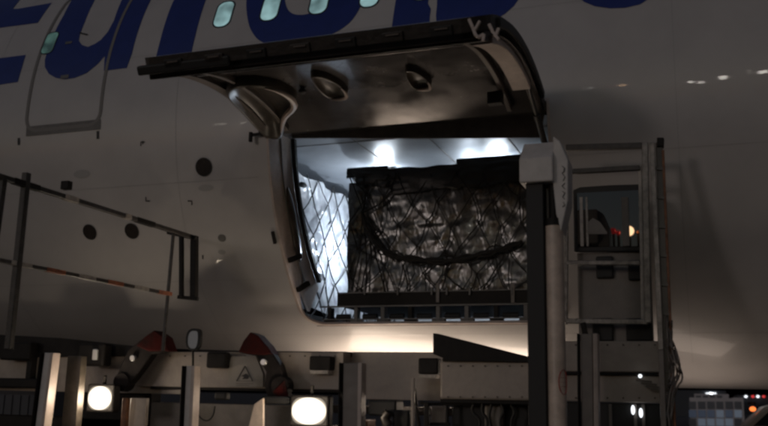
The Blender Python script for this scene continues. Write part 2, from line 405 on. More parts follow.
# ------------------------------------------------------------------ cargo door, swung up on its hinge
ANG = radians(-118.3); HY, HZ = skin(0, -.42).y, skin(0, -.42).z
def dr(x, s, T=0.):
    p = skin(x, s, -T); y, z = p.y-HY, p.z-HZ
    return Vector((p.x, HY+y*cos(ANG)-z*sin(ANG), HZ+y*sin(ANG)+z*cos(ANG)))
DX0, DX1, DS0, DS1 = XL+.012, XR-.012, -.43, -2.98
def dplan(g=0., r=.26):
    x0, x1, t, b = DX0+g, DX1-g, DS0-g, DS1+g; pts = [(x0, t), (x1, t)]
    for k in range(7):
        a = radians(-90*k/6); pts.append((x1-r+r*cos(a), b+r+r*sin(a)))
    for k in range(7):
        a = radians(270-90*k/6); pts.append((x0+r+r*cos(a), b+r+r*sin(a)))
    return pts
def dsheet(name, loops, T, m, parent, flip=False):
    bm = param_mesh(loops, lambda x, s: dr(x, s, T), .1)
    bmesh.ops.recalc_face_normals(bm, faces=bm.faces)
    me = bpy.data.meshes.new(name); bm.to_mesh(me); bm.free(); return link(name, me, m, parent, True)
def dwall(name, lp, T0, T1, m, parent):
    dense = []
    for i in range(len(lp)):
        a, b = lp[i], lp[(i+1) % len(lp)]; n = max(1, int(abs(a[1]-b[1])/.1))
        for k in range(n): dense.append((a[0]+(b[0]-a[0])*k/n, a[1]+(b[1]-a[1])*k/n))
    bm = bmesh.new(); A = [bm.verts.new(dr(x, s, T0)) for x, s in dense]; B = [bm.verts.new(dr(x, s, T1)) for x, s in dense]
    for i in range(len(A)):
        j = (i+1) % len(A); bm.faces.new((A[i], A[j], B[j], B[i]))
    bmesh.ops.recalc_face_normals(bm, faces=bm.faces)
    me = bpy.data.meshes.new(name); bm.to_mesh(me); bm.free(); return link(name, me, m, parent)
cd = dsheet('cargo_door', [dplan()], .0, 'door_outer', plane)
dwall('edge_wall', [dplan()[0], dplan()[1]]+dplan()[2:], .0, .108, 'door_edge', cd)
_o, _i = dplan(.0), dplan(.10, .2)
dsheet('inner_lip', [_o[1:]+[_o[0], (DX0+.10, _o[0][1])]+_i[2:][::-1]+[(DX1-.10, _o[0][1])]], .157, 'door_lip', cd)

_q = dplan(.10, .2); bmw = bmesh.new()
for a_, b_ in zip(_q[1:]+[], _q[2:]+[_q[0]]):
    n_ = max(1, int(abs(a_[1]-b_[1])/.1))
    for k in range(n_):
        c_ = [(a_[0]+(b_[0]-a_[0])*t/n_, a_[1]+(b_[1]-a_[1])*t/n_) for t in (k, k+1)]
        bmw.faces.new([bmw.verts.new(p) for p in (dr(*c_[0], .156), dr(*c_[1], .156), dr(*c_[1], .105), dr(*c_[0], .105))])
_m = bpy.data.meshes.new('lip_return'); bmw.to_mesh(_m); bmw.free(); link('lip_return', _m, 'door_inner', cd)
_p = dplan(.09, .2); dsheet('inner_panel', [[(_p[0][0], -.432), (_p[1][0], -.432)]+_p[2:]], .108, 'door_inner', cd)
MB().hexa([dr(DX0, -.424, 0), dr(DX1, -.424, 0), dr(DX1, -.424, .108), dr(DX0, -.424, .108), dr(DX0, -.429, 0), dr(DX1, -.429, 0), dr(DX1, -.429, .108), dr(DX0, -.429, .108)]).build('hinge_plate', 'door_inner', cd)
# edge recess along the free end with latches
def dbox(x0, x1, s0, s1, T0, T1):
    n = max(1, int(abs(s1-s0)/.12)); M_ = MB()
    for k in range(n):
        a, b = s0+(s1-s0)*k/n, s0+(s1-s0)*(k+1)/n
        M_.hexa([dr(x0, a, T0), dr(x1, a, T0), dr(x1, b, T0), dr(x0, b, T0), dr(x0, a, T1), dr(x1, a, T1), dr(x1, b, T1), dr(x0, b, T1)])
    bmesh.ops.remove_doubles(M_.bm, verts=M_.bm.verts, dist=1e-5)
    return M_
dbox(DX0+.05, DX1-.05, DS1+.12, DS1+.36, .105, .19).build('latch_beam', 'door_edge', cd, .01)
dbox(DX0+.03, DX0+.9, DS1-.02, DS1+.06, .06, .14).build('edge_seal', 'black_rubber', cd, .015)
for k in range(7):
    x_ = DX0+.3+k*.38
    l_ = dbox(x_, x_+.17, DS1-.02, DS1+.05, .035, .11).build('latch', 'door_edge' if k % 2 else 'black_rubber', cd, .008)
    dbox(x_+.04, x_+.14, DS1-.034, DS1-.015, .05, .062).build('latch_plate', 'door_lip', l_)
# inward ribs and pan edges
dbox(-3.2, -2.35, -2.30, -2.315, .105, .125).build('crease', 'beige_trim', cd)
dbox(DX0+.12, DX1-.12, -2.36, -2.58, .105, .118).build('edge_pan', 'door_lip', cd)
for s_ in (-2.12,): dbox(DX0+.1, DX1-.1, s_, s_-.05, .105, .135 if s_ > -2 else .15).build('rib', 'door_inner', cd, .006)
for x_ in (DX1-.34, DX0+.28): dbox(x_, x_+.045, -.55, -2.5, .105, .17).build('rib', 'door_lip', cd, .006)
for x_ in (): dbox(x_, x_+.03, -.55, -2.4, .104, .125).build('rib', 'door_inner', cd, .004)
# pockets with bright edges
for (x_, s_, w, h) in ((-3.32, -1.35, .13, .30), (-2.45, -1.30, .10, .22)):
    bmp = bmesh.new(); rings_ = []     # a shallow bowl standing proud of the skin, with a rolled lip
    for (q, T) in ((.0, .108), (.45, .112), (.75, .125), (.93, .16), (1.0, .175), (1.05, .165), (1.10, .108)):
        rings_.append([bmp.verts.new(dr(x_+w*q*cos(a*pi/14)*(1 if cos(a*pi/14) > 0 else .8), s_+h*q*sin(a*pi/14)+.06*q*cos(a*pi/7), T)) for a in range(28)])
    for A_, B_ in zip(rings_, rings_[1:]):
        for k in range(28): bmp.faces.new((A_[k], A_[(k+1) % 28], B_[(k+1) % 28], B_[k]))
    bmesh.ops.remove_doubles(bmp, verts=bmp.verts, dist=1e-5); bmesh.ops.recalc_face_normals(bmp, faces=bmp.faces)
    mp_ = bpy.data.meshes.new('pocket'); bmp.to_mesh(mp_); bmp.free(); pk = link('pocket', mp_, 'pocket', cd, True)
    # pale crescent along the lip
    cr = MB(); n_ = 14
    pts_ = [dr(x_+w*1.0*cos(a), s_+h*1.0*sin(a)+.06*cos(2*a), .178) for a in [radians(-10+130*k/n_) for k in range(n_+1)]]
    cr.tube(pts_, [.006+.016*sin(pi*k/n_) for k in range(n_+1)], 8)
    cr.build('pale_lip', 'beige_trim', pk, smooth=True)
# painted strut stripes near the right corner: pale hook forks
YTIP = dr(DX1, DS1).y
for q in ([(469, 19), (473, 28), (476, 36), (480, 37)], [(480, 21), (475, 30)], [(489, 24), (493, 32), (499, 40)], [(499, 28), (495, 37)], [(478, 38), (484, 34), (483, 41)]):
    M_ = MB()
    for a_, b_ in zip(q, q[1:]): M_.bar(at(*a_, YTIP-.012), at(*b_, YTIP-.012), .024, .02)
    M_.build('hook_fork', 'beige_trim', cd, .004)
dbox(DX1-.20, DX1-.03, DS1+.3, -1.0, .15, .215).build('side_flange', 'beige_trim', cd, .01)
dbox(DX1-.012, DX1+.03, DS1+.35, -.62, .02, .10).build('edge_seal', 'black_rubber', cd, .01)
# bulky funnel bracket that narrows down to the left hinge
fun = [(-4.36, -.50), (-4.22, -.47), (-4.12, -.66), (-3.98, -.92), (-3.76, -1.12), (-3.72, -1.38), (-3.82, -1.66), (-4.02, -1.78), (-4.22, -1.70), (-4.36, -1.45), (-4.39, -1.05), (-4.40, -.70)]
fun = smooth_poly(fun, 2); fcx, fcs = -4.12, -1.22; bmp = bmesh.new(); rings_ = []
for (q, T) in ((.25, .112), (.60, .118), (.84, .15), (.95, .20), (1.0, .21), (1.05, .19), (1.08, .108)):
    rings_.append([bmp.verts.new(dr(fcx+(x-fcx)*q, fcs+(y-fcs)*q, T)) for x, y in fun])
for A_, B_ in zip(rings_, rings_[1:]):
    for k in range(len(fun)): bmp.faces.new((A_[k], A_[(k+1) % len(fun)], B_[(k+1) % len(fun)], B_[k]))
bmp.faces.new(rings_[0]); bmesh.ops.recalc_face_normals(bmp, faces=bmp.faces)
mp_ = bpy.data.meshes.new('hinge_bracket'); bmp.to_mesh(mp_); bmp.free(); hb = link('hinge_bracket', mp_, 'pocket', cd, True)
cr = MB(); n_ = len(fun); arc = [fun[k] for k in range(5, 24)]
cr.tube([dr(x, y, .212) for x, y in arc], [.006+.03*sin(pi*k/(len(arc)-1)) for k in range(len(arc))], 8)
cr.build('pale_lip', 'beige_trim', hb, smooth=True)  # pale crescent along the bracket rim
# lift rods from the jambs up to the door
for x_, s1 in ((XR-.07, -1.0),):
    a = skin(x_, -.85, -.25); b = dr(x_, s1, .17); M_ = MB(); M_.tube([a, a.lerp(b, .55)], .032, 12); M_.tube([a.lerp(b, .5), b], .018, 12)
    M_.build('lift_rod', 'roller_metal', cd, smooth=True)
p = dr(DX1-.38, -.92, .19)
MB().box(p.x-.07, p.y-.05, p.z-.10, p.x+.07, p.y+.05, p.z+.02).build('lock_box', 'black_rubber', cd, .01)
p = dr(-3.62, -1.30, .14); MB().ball(p, .04, .04, .03).build('vent_hole', 'black_rubber', cd)

# ================================================================== PALLETS IN THE HOLD
def lumpy(x0, y0, z0, x1, y1, z1, amp, nx=50, seed=0., top_drop=None):
    bm = bmesh.new(); bmesh.ops.create_grid(bm, x_segments=2, y_segments=2, size=1)
    bm.free(); M_ = MB()
    def face(o, u, v, nu, nv, nrm):
        g = []
        for i in range(nu+1):
            row = []
            for j in range(nv+1):
                p = Vector(o)+Vector(u)*i/nu+Vector(v)*j/nv; row.append(M_.bm.verts.new(p))
            g.append(row)
        for i in range(nu):
            for j in range(nv): M_.bm.faces.new((g[i][j], g[i+1][j], g[i+1][j+1], g[i][j+1]))
    dx, dy, dz = x1-x0, y1-y0, z1-z0; nz = int(nx*dz/dx)+4; ny = int(nx*dy/dx)+4
    face((x0,y0,z0),(dx,0,0),(0,0,dz),nx,nz,0); face((x0,y1,z0),(dx,0,0),(0,0,dz),nx,nz,0)
    face((x0,y0,z0),(0,dy,0),(0,0,dz),ny,nz,0); face((x1,y0,z0),(0,dy,0),(0,0,dz),ny,nz,0)
    face((x0,y0,z1),(dx,0,0),(0,dy,0),nx,ny,0)
    bmesh.ops.remove_doubles(M_.bm, verts=M_.bm.verts, dist=1e-4)
    for v in M_.bm.verts:
        c = v.co; q = Vector((c.x*1.7+seed, c.y*1.7, c.z*1.7)); n1 = noise.noise_vector(q); n2 = noise.noise_vector(q*3.3); n3 = noise.noise_vector(q*9)
        d = n1*amp+n2*amp*.5+n3*amp*.22
        if top_drop: 
            if c.z > z0+.6*dz: d.z += top_drop(c.x)*(c.z-z0)/dz
        v.co = c+d
    return M_
Yc = 9.98
X0, X1 = at(348, 240, Yc).x, XR+.55
ztop = at(360, 170, Yc).z
main = thing('cargo_pallet', 'dark netted pallet load under black tarp standing in the cargo doorway', 'cargo')
def drop(x):
    if x < X0+.52: return -.005
    if x < X0+1.42: return -.035
    return .0
lumpy(X0, Yc, 2.80, X1, Yc+1.3, ztop-.16, .028, 110, 3.1, drop).build('wrapped_load', 'dark_wrap', main, smooth=True)
# tarp over the top, with a stepped front hem
tp = MB(); n = 90; rows = 12; g = []
for i in range(n+1):
    x_ = X0-.02+(X1-X0+.03)*i/n
    hem = .10 + (.12 if X0+.1 < x_ < X0+.5 else 0) + (.20 if x_ > X0+.55 else .02) + .05*noise.noise(Vector((x_*2.2, 0, 4)))
    row = [tp.bm.verts.new((x_, Yc-.055+.02*noise.noise(Vector((x_*5, j*.6, 1))), ztop+.012+drop(x_)+.02*noise.noise(Vector((x_*4, 2, 2)))-hem*j/rows)) for j in range(rows+1)]
    row = [tp.bm.verts.new((x_, Yc+1.2, ztop-.10)), tp.bm.verts.new((x_, Yc+.22, ztop-.12))]+row; g.append(row)
for i in range(n):
    for j in range(rows+2): tp.bm.faces.new((g[i][j], g[i+1][j], g[i+1][j+1], g[i][j+1]))
tp.build('tarp_cover', 'tarp', main, smooth=True)
for (a, b, h) in ((X0-.03, X0+.50, .03), (X0+1.36, X1, .05)):
    MB().box(a, Yc-.03, ztop-.02, b, Yc+.16, ztop+h).build('top_board', 'tarp', main, .012)
# net over the face
def on_face(px, py, o=.06): p = at(px, py, Yc-.07); return Vector((p.x, Yc-o-.03*noise.noise(Vector((px*.03, py*.03, 0))), p.z))
net = MB(); cols = 8; rws = 5; nod = {}
for i in range(cols+1):
    for j in range(rws+1):
        px = 352+i*25+(12 if j % 2 else 0)+random.uniform(-8, 8); py = 176+j*24+random.uniform(-7, 7)
        if i == 0 and not j % 2: px = 349
        nod[i, j] = (px, min(py, 292))
for (i, j), p in nod.items():
    for di in ((0, 1) if j % 2 else (-1, 0)):
        q = nod.get((i+di, j+1))
        if q:
            m_ = ((p[0]+q[0])/2+random.uniform(-2.5, 2.5), (p[1]+q[1])/2+random.uniform(-1, 3))
            net.tube([on_face(*t) for t in smooth_poly([p, m_, q], 1, False)], random.uniform(.006, .009), 6)
    net.ball(on_face(*p), .017, .014, .019, 8)
for q in ((363, 176), (350, 178), (392, 190), (378, 232), (395, 262), (352, 290), (366, 290), (385, 292), (372, 260)):
    net.tube([on_face(363, 213, .07), on_face((363+q[0])/2+2, (213+q[1])/2+3, .075), on_face(*q, .065)], .010, 6)
for k in range(8):   # gathered lower corners of the net
    px = 374+k*19+random.uniform(-4, 4); py = 250+9*sin(k*.25)
    net.tube([on_face(px, py, .07), on_face(px+random.uniform(-9, 9), (py+292)/2, .075), on_face(px+random.uniform(-16, 16), 292, .06)], .007, 6)
net.build('cargo_net', 'net', main, smooth=True)
rope = MB()
for o_, w in ((0, .021), (3.2, .016), (-2.4, .013), (5.5, .010)):
    pts = [(363, 214), (366, 228), (374, 243), (388, 254), (405, 259), (430, 261), (455, 260), (478, 256), (500, 250), (522, 243)]
    rope.tube([on_face(x+random.uniform(-1, 1), y+o_*sin(i*.75+o_), .085) for i, (x, y) in enumerate(smooth_poly(pts, 2, False))], w, 8)
rope.build('rope', 'net', main, smooth=True)
pb = pbox(337, 291, 600, 304, Yc-.16, 1.7)
MB().box(*pb).build('pallet_base', 'black_metal', main, .008)
MB().bar((pb[0], Yc-.165, pb[5]+.004), (pb[3], Yc-.165, pb[5]+.004), .012).build('pallet_edge', 'roller_metal', main)
for px in (365, 398, 432, 447, 470, 512):
    p = at(px, 290, Yc-.17); MB().box(p.x-.012, Yc-.19, p.z-.06, p.x+.014, Yc-.165, p.z+.03).build('net_hook', 'roller_metal', main, .004)
for px in (438, 513):
    p = at(px, 292, Yc-.17); MB().box(p.x-.02, Yc-.185, p.z-.12, p.x+.02, Yc-.17, p.z+.10).build('strap', 'loader_grey', main, .004)

lp_ = thing('cargo_pallet', 'pale plastic-wrapped pallet lit from inside the hold left of the dark load', 'cargo')
XP = at(302, 200, 9.95).x
lumpy(XP-1.9, 9.60, 2.72, XP, 12.4, 4.40, .06, 56, 9.4).build('wrapped_load', 'clear_wrap', lp_, smooth=True)
def on_side(y, z, o=.05): return Vector((XP+o+.05*noise.noise(Vector((y*1.7, z*1.7, 3))), y, z))
net = MB(); nod = {}
for i in range(1, 11):
    for j in range(8):
        nod[i, j] = (9.5+i*.44+(.22 if j % 2 else 0)+random.uniform(-.06, .06), 4.42-j*.26+random.uniform(-.02, .02))
for (i, j), p in nod.items():
    for di in ((0, 1) if j % 2 else (-1, 0)):
        q = nod.get((i+di, j+1))
        if q: net.tube([on_side(*p), on_side((p[0]+q[0])/2, (p[1]+q[1])/2-.015), on_side(*q)], .0085, 6)
net.ball(on_side(9.82, 4.22), .04, .09, .035, 10)
net.build('cargo_net', 'net', lp_, smooth=True)
MB().box(XP-1.95, 9.62, 2.60, XP+.06, 12.5, 2.66).build('pallet_base', 'black_metal', lp_)

# ================================================================== LOADER
ld = thing('cargo_loader', 'beige scissor cargo loader with guard rails and work lights under the open hold', 'cargo loader')
def part(mb, name, m, parent=ld, bevel=.006, smooth=False): return mb.build(name, m, parent, bevel, smooth)
# --- front bridge beams
YB = 8.75; YR_ = 8.0
part(PB(-30, 352, 182, 392, YB+.1, .2), 'bridge_beam', 'loader_paint')
part(PB(134, 352, 343, 388, YB, .2), 'bridge_beam', 'loader_paint')
part(MB().prism([at(-30, 333, YB+.05), at(60, 338, YB+.05), at(150, 348, YB+.05), at(250, 351, YB+.05), at(345, 351.5, YB+.05), at(345, 356, YB+.05), at(150, 356, YB+.05), at(-30, 358, YB+.05)], (0, .35, 0)), 'bridge_lip', 'black_metal')
part(PB(343, 352, 452, 400, YB+.25, .15), 'bridge_beam', 'loader_paint')
part(PB(150, 388, 343, 391, YB+.03, .2), 'beam_flange', 'black_metal')
part(PB(440, 361, 545, 400, YB-.25, .3), 'bridge_beam', 'loader_paint', bevel=.02)
part(PB(442, 358.5, 545, 361.5, YB-.28, .35), 'beam_flange', 'black_metal')
part(PB(440, 400, 545, 404, YB-.22, .3), 'beam_flange', 'black_metal')
part(pprism([(433, 333), (438, 333.5), (530, 357), (532, 362), (450, 361), (433, 354)], YB-.32, .10), 'deflector_plate', 'black_metal', bevel=.004)
# lower deck machinery silhouettes
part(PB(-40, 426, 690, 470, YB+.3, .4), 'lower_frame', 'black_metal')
part(PB(150, 404, 300, 440, YB+.25, .2), 'lower_panel', 'loader_grey')
part(PB(70, 391, 150, 440, YB+.30, .2), 'lower_panel', 'black_metal')
part(PB(368, 400, 396, 416, YB-.1, .25), 'valve_box', 'black_rubber', bevel=.02)
part(PB(392, 410, 409, 436, YB-.12, .22), 'valve_box', 'black_rubber', bevel=.02)
part(PB(343, 420, 368, 440, YB+.05, .22), 'lower_panel', 'rust_orange')
part(MB().tube([at(388, 426, YB-.15), at(385, 418, YB-.15), at(389, 412, YB-.15)], .05, 12), 'hose', 'pocket', smooth=True)
part(MB().bar(at(427, 403, YB-.15), at(427, 430, YB-.15), .05), 'frame_bar', 'black_metal')
fr = MB()
for a, b in (((428, 404), (428, 432)), ((447, 404), (447, 432)), ((428, 404), (540, 404)), ((428, 424), (450, 424)), ((420, 403), (430, 404)), ((414, 388), (420, 432))):
    fr.bar(at(*a, YB-.1), at(*b, YB-.1), .03)
part(fr, 'lower_frame', 'black_metal')
part(PB(431, 406, 445, 424, YB+.2, .05), 'lower_panel', 'loader_paint')
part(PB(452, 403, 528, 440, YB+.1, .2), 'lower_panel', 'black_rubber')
part(PB(484, 404, 503, 440, YB-.05, .1), 'pump', 'loader_grey', bevel=.03)
ho = MB()
for k in range(5):
    x_ = 474+k*9
    ho.tube([at(x+0, y, YB-.12) for x, y in smooth_poly([(x_, 403), (x_+random.uniform(-5, 6), 412), (x_+random.uniform(-6, 8), 420), (x_+2, 436)], 2, False)], .014, 8)
part(ho, 'hose', 'black_rubber', smooth=True, bevel=0)
ho = MB(); ho.tube([at(x, y, YB-.18) for x, y in smooth_poly([(196, 406), (198, 416), (206, 422), (213, 417), (215, 406)], 2, False)], .008, 8)
part(ho, 'hose', 'black_rubber', smooth=True, bevel=0)
# upright channel posts at the nose of the loader
def post(pts_bot, pts_top, Y, w, name='upright_post', mm='column_white'):
    a, b = at(*pts_bot, Y), at(*pts_top, Y); o = part(MB().bar(a, b, w, .05, (0, 1, 0)), name, mm); d = (b-a)
    r = Vector((1, 0, 0))
    part(MB().bar(a+r*(w/2+.028)+Vector((0, -.01, 0)), b+r*(w/2+.028)+Vector((0, -.01, 0)), .04, .12, (0, 1, 0)), 'channel_edge', 'beige_trim', o)
    part(MB().bar(a-r*(w/2+.02)+Vector((0, -.01, 0)), b-r*(w/2+.02)+Vector((0, -.01, 0)), .014, .12, (0, 1, 0)), 'channel_edge', 'black_metal', o)
post((40, 432), (50, 353), 7.9, .10)
post((188, 432), (191, 366), 7.9, .075)
post((351, 432), (352, 363), 7.9, .155, mm='loader_grey')
post((588, 432), (587, 334), 7.7, .095, mm='loader_grey')
part(PB(411, 378, 414, 430, 8.3, .04), 'upright_post', 'loader_paint')
part(PB(64, 356, 78, 436, 8.1, .1), 'upright_post', 'pocket')
part(PB(121, 398, 125.5, 436, 8.1, .06), 'upright_post', 'rust_orange')
part(PB(129, 398, 145, 436, 8.2, .06), 'upright_post', 'loader_paint')
# fixtures hanging below the sill
for x0, y0, x1, y1 in ((309, 356, 330, 370), (418, 358, 438, 374)):
    o = part(PB(x0, y0, x1, y1, YB-.14, .14), 'bumper_roller', 'black_metal', bevel=.015)
    part(PB(x0+1, y1+.3, x1-2, y1+4, YB-.13, .12), 'pad_or_lit_base', 'rail_white', o)  # pale strip paints the work-light glow on the box underside
part(PB(77, 343, 104, 366, YB-.2, .16), 'bumper_roller', 'black_metal', bevel=.03)
part(PB(92, 349, 97, 360, YB-.24, .03), 'pad_or_lit_base', 'bolt', bevel=.01)
part(PB(206, 352, 226, 368, YB-.12, .1), 'bumper_roller', 'black_metal', bevel=.02)
part(PB(214, 392, 226, 400, YB-.1, .1), 'bumper_roller', 'black_rubber', bevel=.02)
part(PB(0, 342, 30, 360, YB-.1, .15), 'valve_box', 'black_metal', bevel=.02)
part(PB(-20, 378, 40, 388, YB-.1, .2), 'beam_flange', 'black_metal', bevel=.02)
part(PB(26, 352, 31, 384, YB-.05, .1), 'frame_bar', 'black_metal')
# red and black locking hooks
for (ox, oy, fl) in ((0, 0, 1), (106, 4, -1)):
    if fl == 1:
        out = [(154, 331), (163, 338), (168, 350), (160, 353), (152, 354), (142, 368), (133, 380), (122, 392), (112, 388), (118, 372), (128, 350), (140, 340)]
        cap = [(154, 330), (164, 337), (169, 351), (148, 351), (136, 346), (144, 337)]
        bolt = (132, 358)
    else:
        out = [(238, 352), (243, 341), (250, 333), (256, 335), (270, 350), (280, 365), (286, 385), (288, 398), (276, 401), (268, 399), (264, 386), (266, 372), (256, 356), (246, 354)]
        cap = [(238, 352), (243, 341), (250, 332), (257, 335), (267, 346), (272, 354), (262, 355), (248, 354)]
        bolt = (263, 362)
    h = part(pprism(out, YB-.26, .12), 'locking_hook', 'hook_black', bevel=.012)
    part(pprism(cap, YB-.29, .18), 'hook_tip', 'hook_red', h, .012)
    p = at(*bolt, YB-.30); part(MB().tube([(p.x, YB-.30, p.z), (p.x, YB-.2, p.z)], .034, 14), 'pivot_bolt', 'bolt', h, smooth=True)
    p = at(bolt[0]+(-12 if fl == 1 else 16), bolt[1]+24, YB-.30); part(MB().tube([(p.x, YB-.29, p.z), (p.x, YB-.15, p.z)], .10, 20), 'pivot_drum', 'hook_black', h, smooth=True)
    if fl == -1: part(pprism([(272, 392), (284, 380), (288, 396), (280, 400)], YB-.30, .03), 'hook_tip', 'hook_red', h, .01)
# warning plate with a crushed-hand triangle
sg = part(pprism([(232, 356), (256, 356), (263, 374), (263, 387), (228, 387), (228, 366)], YB-.03, .022), 'warning_plate', 'sign_face', bevel=.002)
def line_px(pts, Y, w, name, m, parent):
    M_ = MB()
    for a, b in zip(pts, pts[1:]): M_.bar(at(*a, Y), at(*b, Y), w, .003, None)
    return part(M_, name, m, parent, 0)
line_px([(236.5, 381), (245, 366), (252.5, 381), (236.5, 381)], YB-.036, .010, 'warning_triangle', 'sign_ink', sg)
part(pprism([(241, 376), (246, 373.5), (249, 376), (247.5, 379), (242, 379), (244, 377)], YB-.037, .004), 'warning_symbol', 'sign_ink', sg, 0)
line_px([(236, 383.6), (253, 383.6)], YB-.036, .005, 'warning_text', 'sign_ink', sg)
line_px([(236, 385.4), (249, 385.4)], YB-.036, .004, 'warning_text', 'sign_ink', sg)
for x0_, x1_, y_, n_, Y_ in ((140, 335, 356, 14, YB-.004), (448, 522, 397, 7, YB-.254), (448, 522, 366, 7, YB-.254), (560, 655, 345, 7, YR_+.056), (560, 655, 398, 7, YR_+.096), (5, 120, 356, 7, YB+.096)):
    for k in range(n_):
        p = at(x0_+(x1_-x0_)*k/(n_-1), y_, Y_); MB().tube([(p.x, Y_-.008, p.z), (p.x, Y_+.004, p.z)], .009, 6).build('bolt_head', 'pocket', ld)
# wing mirror
mr = part(MB().prism([at(x, y, 8.2) for x, y in smooth_poly([(185, 350), (186, 329), (199, 328), (201, 334), (199, 351)], 2)], (0, .05, 0)), 'mirror', 'black_rubber', bevel=.006)
part(MB().prism([at(x, y, 8.19) for x, y in smooth_poly([(187.5, 348), (188.5, 331.5), (197, 330.5), (198, 335), (196.5, 349)], 2)], (0, .008, 0)), 'mirror_glass', 'mirror_glass', mr, 0)
part(MB().tube([at(193, 349, 8.25), at(193, 372, 8.3)], .012), 'mirror_stalk', 'black_metal', bevel=0)
# work lights facing the camera
def work_light(px, py, Y, w, h, tilt=0):
    p = at(px, py, Y); M_ = MB(); M_.box(p.x-w/2-.025, Y, p.z-h/2-.025, p.x+w/2+.025, Y+.12, p.z+h/2+.025)
    o = part(M_, 'work_light', 'black_metal', bevel=.02)
    M_ = MB(); M_.prism([(p.x+x, Y-.006, p.z+z) for x, z in rrect(0, 0, w, h, min(w, h)*.36)], (0, .02, 0)); part(M_, 'lens', 'lens_hot', o, 0)
    M_ = MB(); M_.bar((p.x, Y+.06, p.z+h/2), (p.x, Y+.06, p.z+h/2+.12), .03); part(M_, 'bracket', 'black_metal', o)
    return p
w1 = work_light(100, 398, 8.3, .30, .25)
w2 = work_light(309, 411, 8.3, .37, .26)
part(PB(262, 396, 290, 404, 8.35, .1), 'valve_box', 'black_rubber', bevel=.02)
part(pprism([(247, 432), (254, 404), (263, 398), (263, 432)], 8.3, .04), 'upright_post', 'cream_tube')
# --- left guard rail, running out from the airplane
def gr(p, q): return at(*p[0], p[1]), at(*q[0], q[1])
GA = at(195, 238, 8.5); GZ = GA.z; GX = GA.x
def find_y(px, py, z):      # where the rail's own vertical plane meets a photo column
    d = ray(px, py); return d.y*GX/d.x
def G(y, z): return Vector((GX-.0, y, z))
yn = 5.2
rl = MB(); rl.bar(G(8.5, GZ), G(yn, GZ), .045); top = part(rl, 'guard_rail', 'rail_dark', bevel=.006)
z2 = at(165, 293, find_y(165, 293, 0)).z
rl = MB(); rl.bar(G(find_y(165, 293, 0), z2), G(yn, z2), .035); part(rl, 'guard_rail', 'rail_dark', top)
for k in range(7):      # worn white and orange bands on the lower rail
    a = 8.1-k*.42; part(MB().bar(G(a, z2), G(a-.24, z2), .040), 'warning_band', 'rail_white' if k % 2 else 'rail_orange', top, .003)
for a, l_ in ((6.5, .18), (7.3, .10)): part(MB().bar(G(a, GZ), G(a-l_, GZ), .052), 'warning_band', 'rail_white', top, .003)
for a in (7.7, 6.0): part(MB().bar(G(a, GZ), G(a-.3, GZ), .052), 'rail_clamp', 'black_metal', top, .003)
zlow = at(182, 298, 9.5).z
y1 = find_y(28, 160, 0); y0 = find_y(4, 172, 0); y3 = find_y(173, 240, 0)
part(MB().bar(G(y1, GZ+.10), G(y1, 2.0), .055), 'stanchion', 'rail_dark')
part(MB().bar(G(y0, GZ), G(y0-.05, 2.0), .05), 'stanchion', 'rail_dark')
part(MB().bar(G(y3, GZ), G(y3-.05, 2.1), .03), 'stanchion', 'rail_dark')
part(MB().bar(G(y1, 2.95), G(y1, 2.0), .045), 'stanchion', 'rail_white')
part(MB().bar(at(181.5, 236, 8.4), at(181.5, 297, 8.4), .045), 'stanchion', 'black_metal')
part(MB().bar(at(194.5, 236, 8.45), at(194, 299, 8.45), .07), 'stanchion', 'black_metal')
part(MB().bar(at(178, 297, 8.43), at(198, 299, 8.43), .04), 'rail_bracket', 'black_metal')
part(MB().bar(at(168, 232, 8.42), at(196, 238, 8.42), .05), 'rail_bracket', 'black_metal')
p = at(64, 185, 6.3); part(MB().box(p.x-.04, 6.3, p.z-.035, p.x+.045, 6.36, p.z+.04), 'rail_latch', 'black_metal')
# --- right guard frame, cab glass and ladder
YR = 8.0
gf = MB()
TL, TR = (568, 148), (643, 145)
gf.bar(at(566, 148, YR), at(642, 146, YR), .055); gf.bar(at(568, 172, YR), at(640, 168, YR), .045)
part(gf, 'guard_frame', 'rail_dark')
gf = MB(); gf.bar(at(645, 143, YR), at(648, 323, YR), .055); part(gf, 'guard_frame', 'rail_steel')
gf = MB(); gf.bar(at(567, 190, YR), at(566, 322, YR), .03); gf.bar(at(566, 263, YR), at(640, 263, YR), .04); gf.bar(at(566, 321, YR), at(648, 322, YR), .045)
part(gf, 'guard_frame', 'rail_steel')
gf = MB(); gf.bar(at(640, 165, YR+.02), at(643, 320, YR+.02), .03); part(gf, 'guard_frame', 'rail_white') 
# operator cab seen through the frame
cab = part(pprism([(573, 190), (580, 187), (610, 185), (642, 184), (644, 251), (574, 252)], YR+.16, .05), 'cab_window', 'black_rubber', bevel=.01)
part(pprism([(577, 193), (640, 190), (641, 246), (578, 247)], YR+.150, .012), 'window_glass', 'glass_dark', cab, 0)
part(PB(580, 197, 583, 246, YR+.14, .01), 'window_bar', 'rail_white', cab, 0)
part(PB(586, 197, 588, 246, YR+.14, .01), 'window_bar', 'rail_steel', cab, 0)
part(PB(622, 197, 629, 246, YR+.13, .015), 'window_bar', 'loader_grey', cab, .003)
part(pprism([(586, 234), (588, 222), (593, 218), (600, 222), (607, 232), (607, 234)], YR+.147, .003), 'window_decal', 'loader_grey', cab, 0)
part(MB().box(*pbox(578, 252, 652, 342, YR+.22, .06)), 'cab_panel', 'loader_grey')
for x0, y0, x1, y1 in ((596, 256, 613, 278), (628, 260, 641, 280), (592, 318, 613, 341), (626, 318, 652, 341)):
    part(PB(x0, y0, x1, y1, YR+.17, .05), 'step_pad', 'black_rubber', bevel=.012)
part(pprism([(580, 323), (585, 322), (588, 335), (583, 341)], YR-.05, .04), 'rail_clamp', 'black_metal')
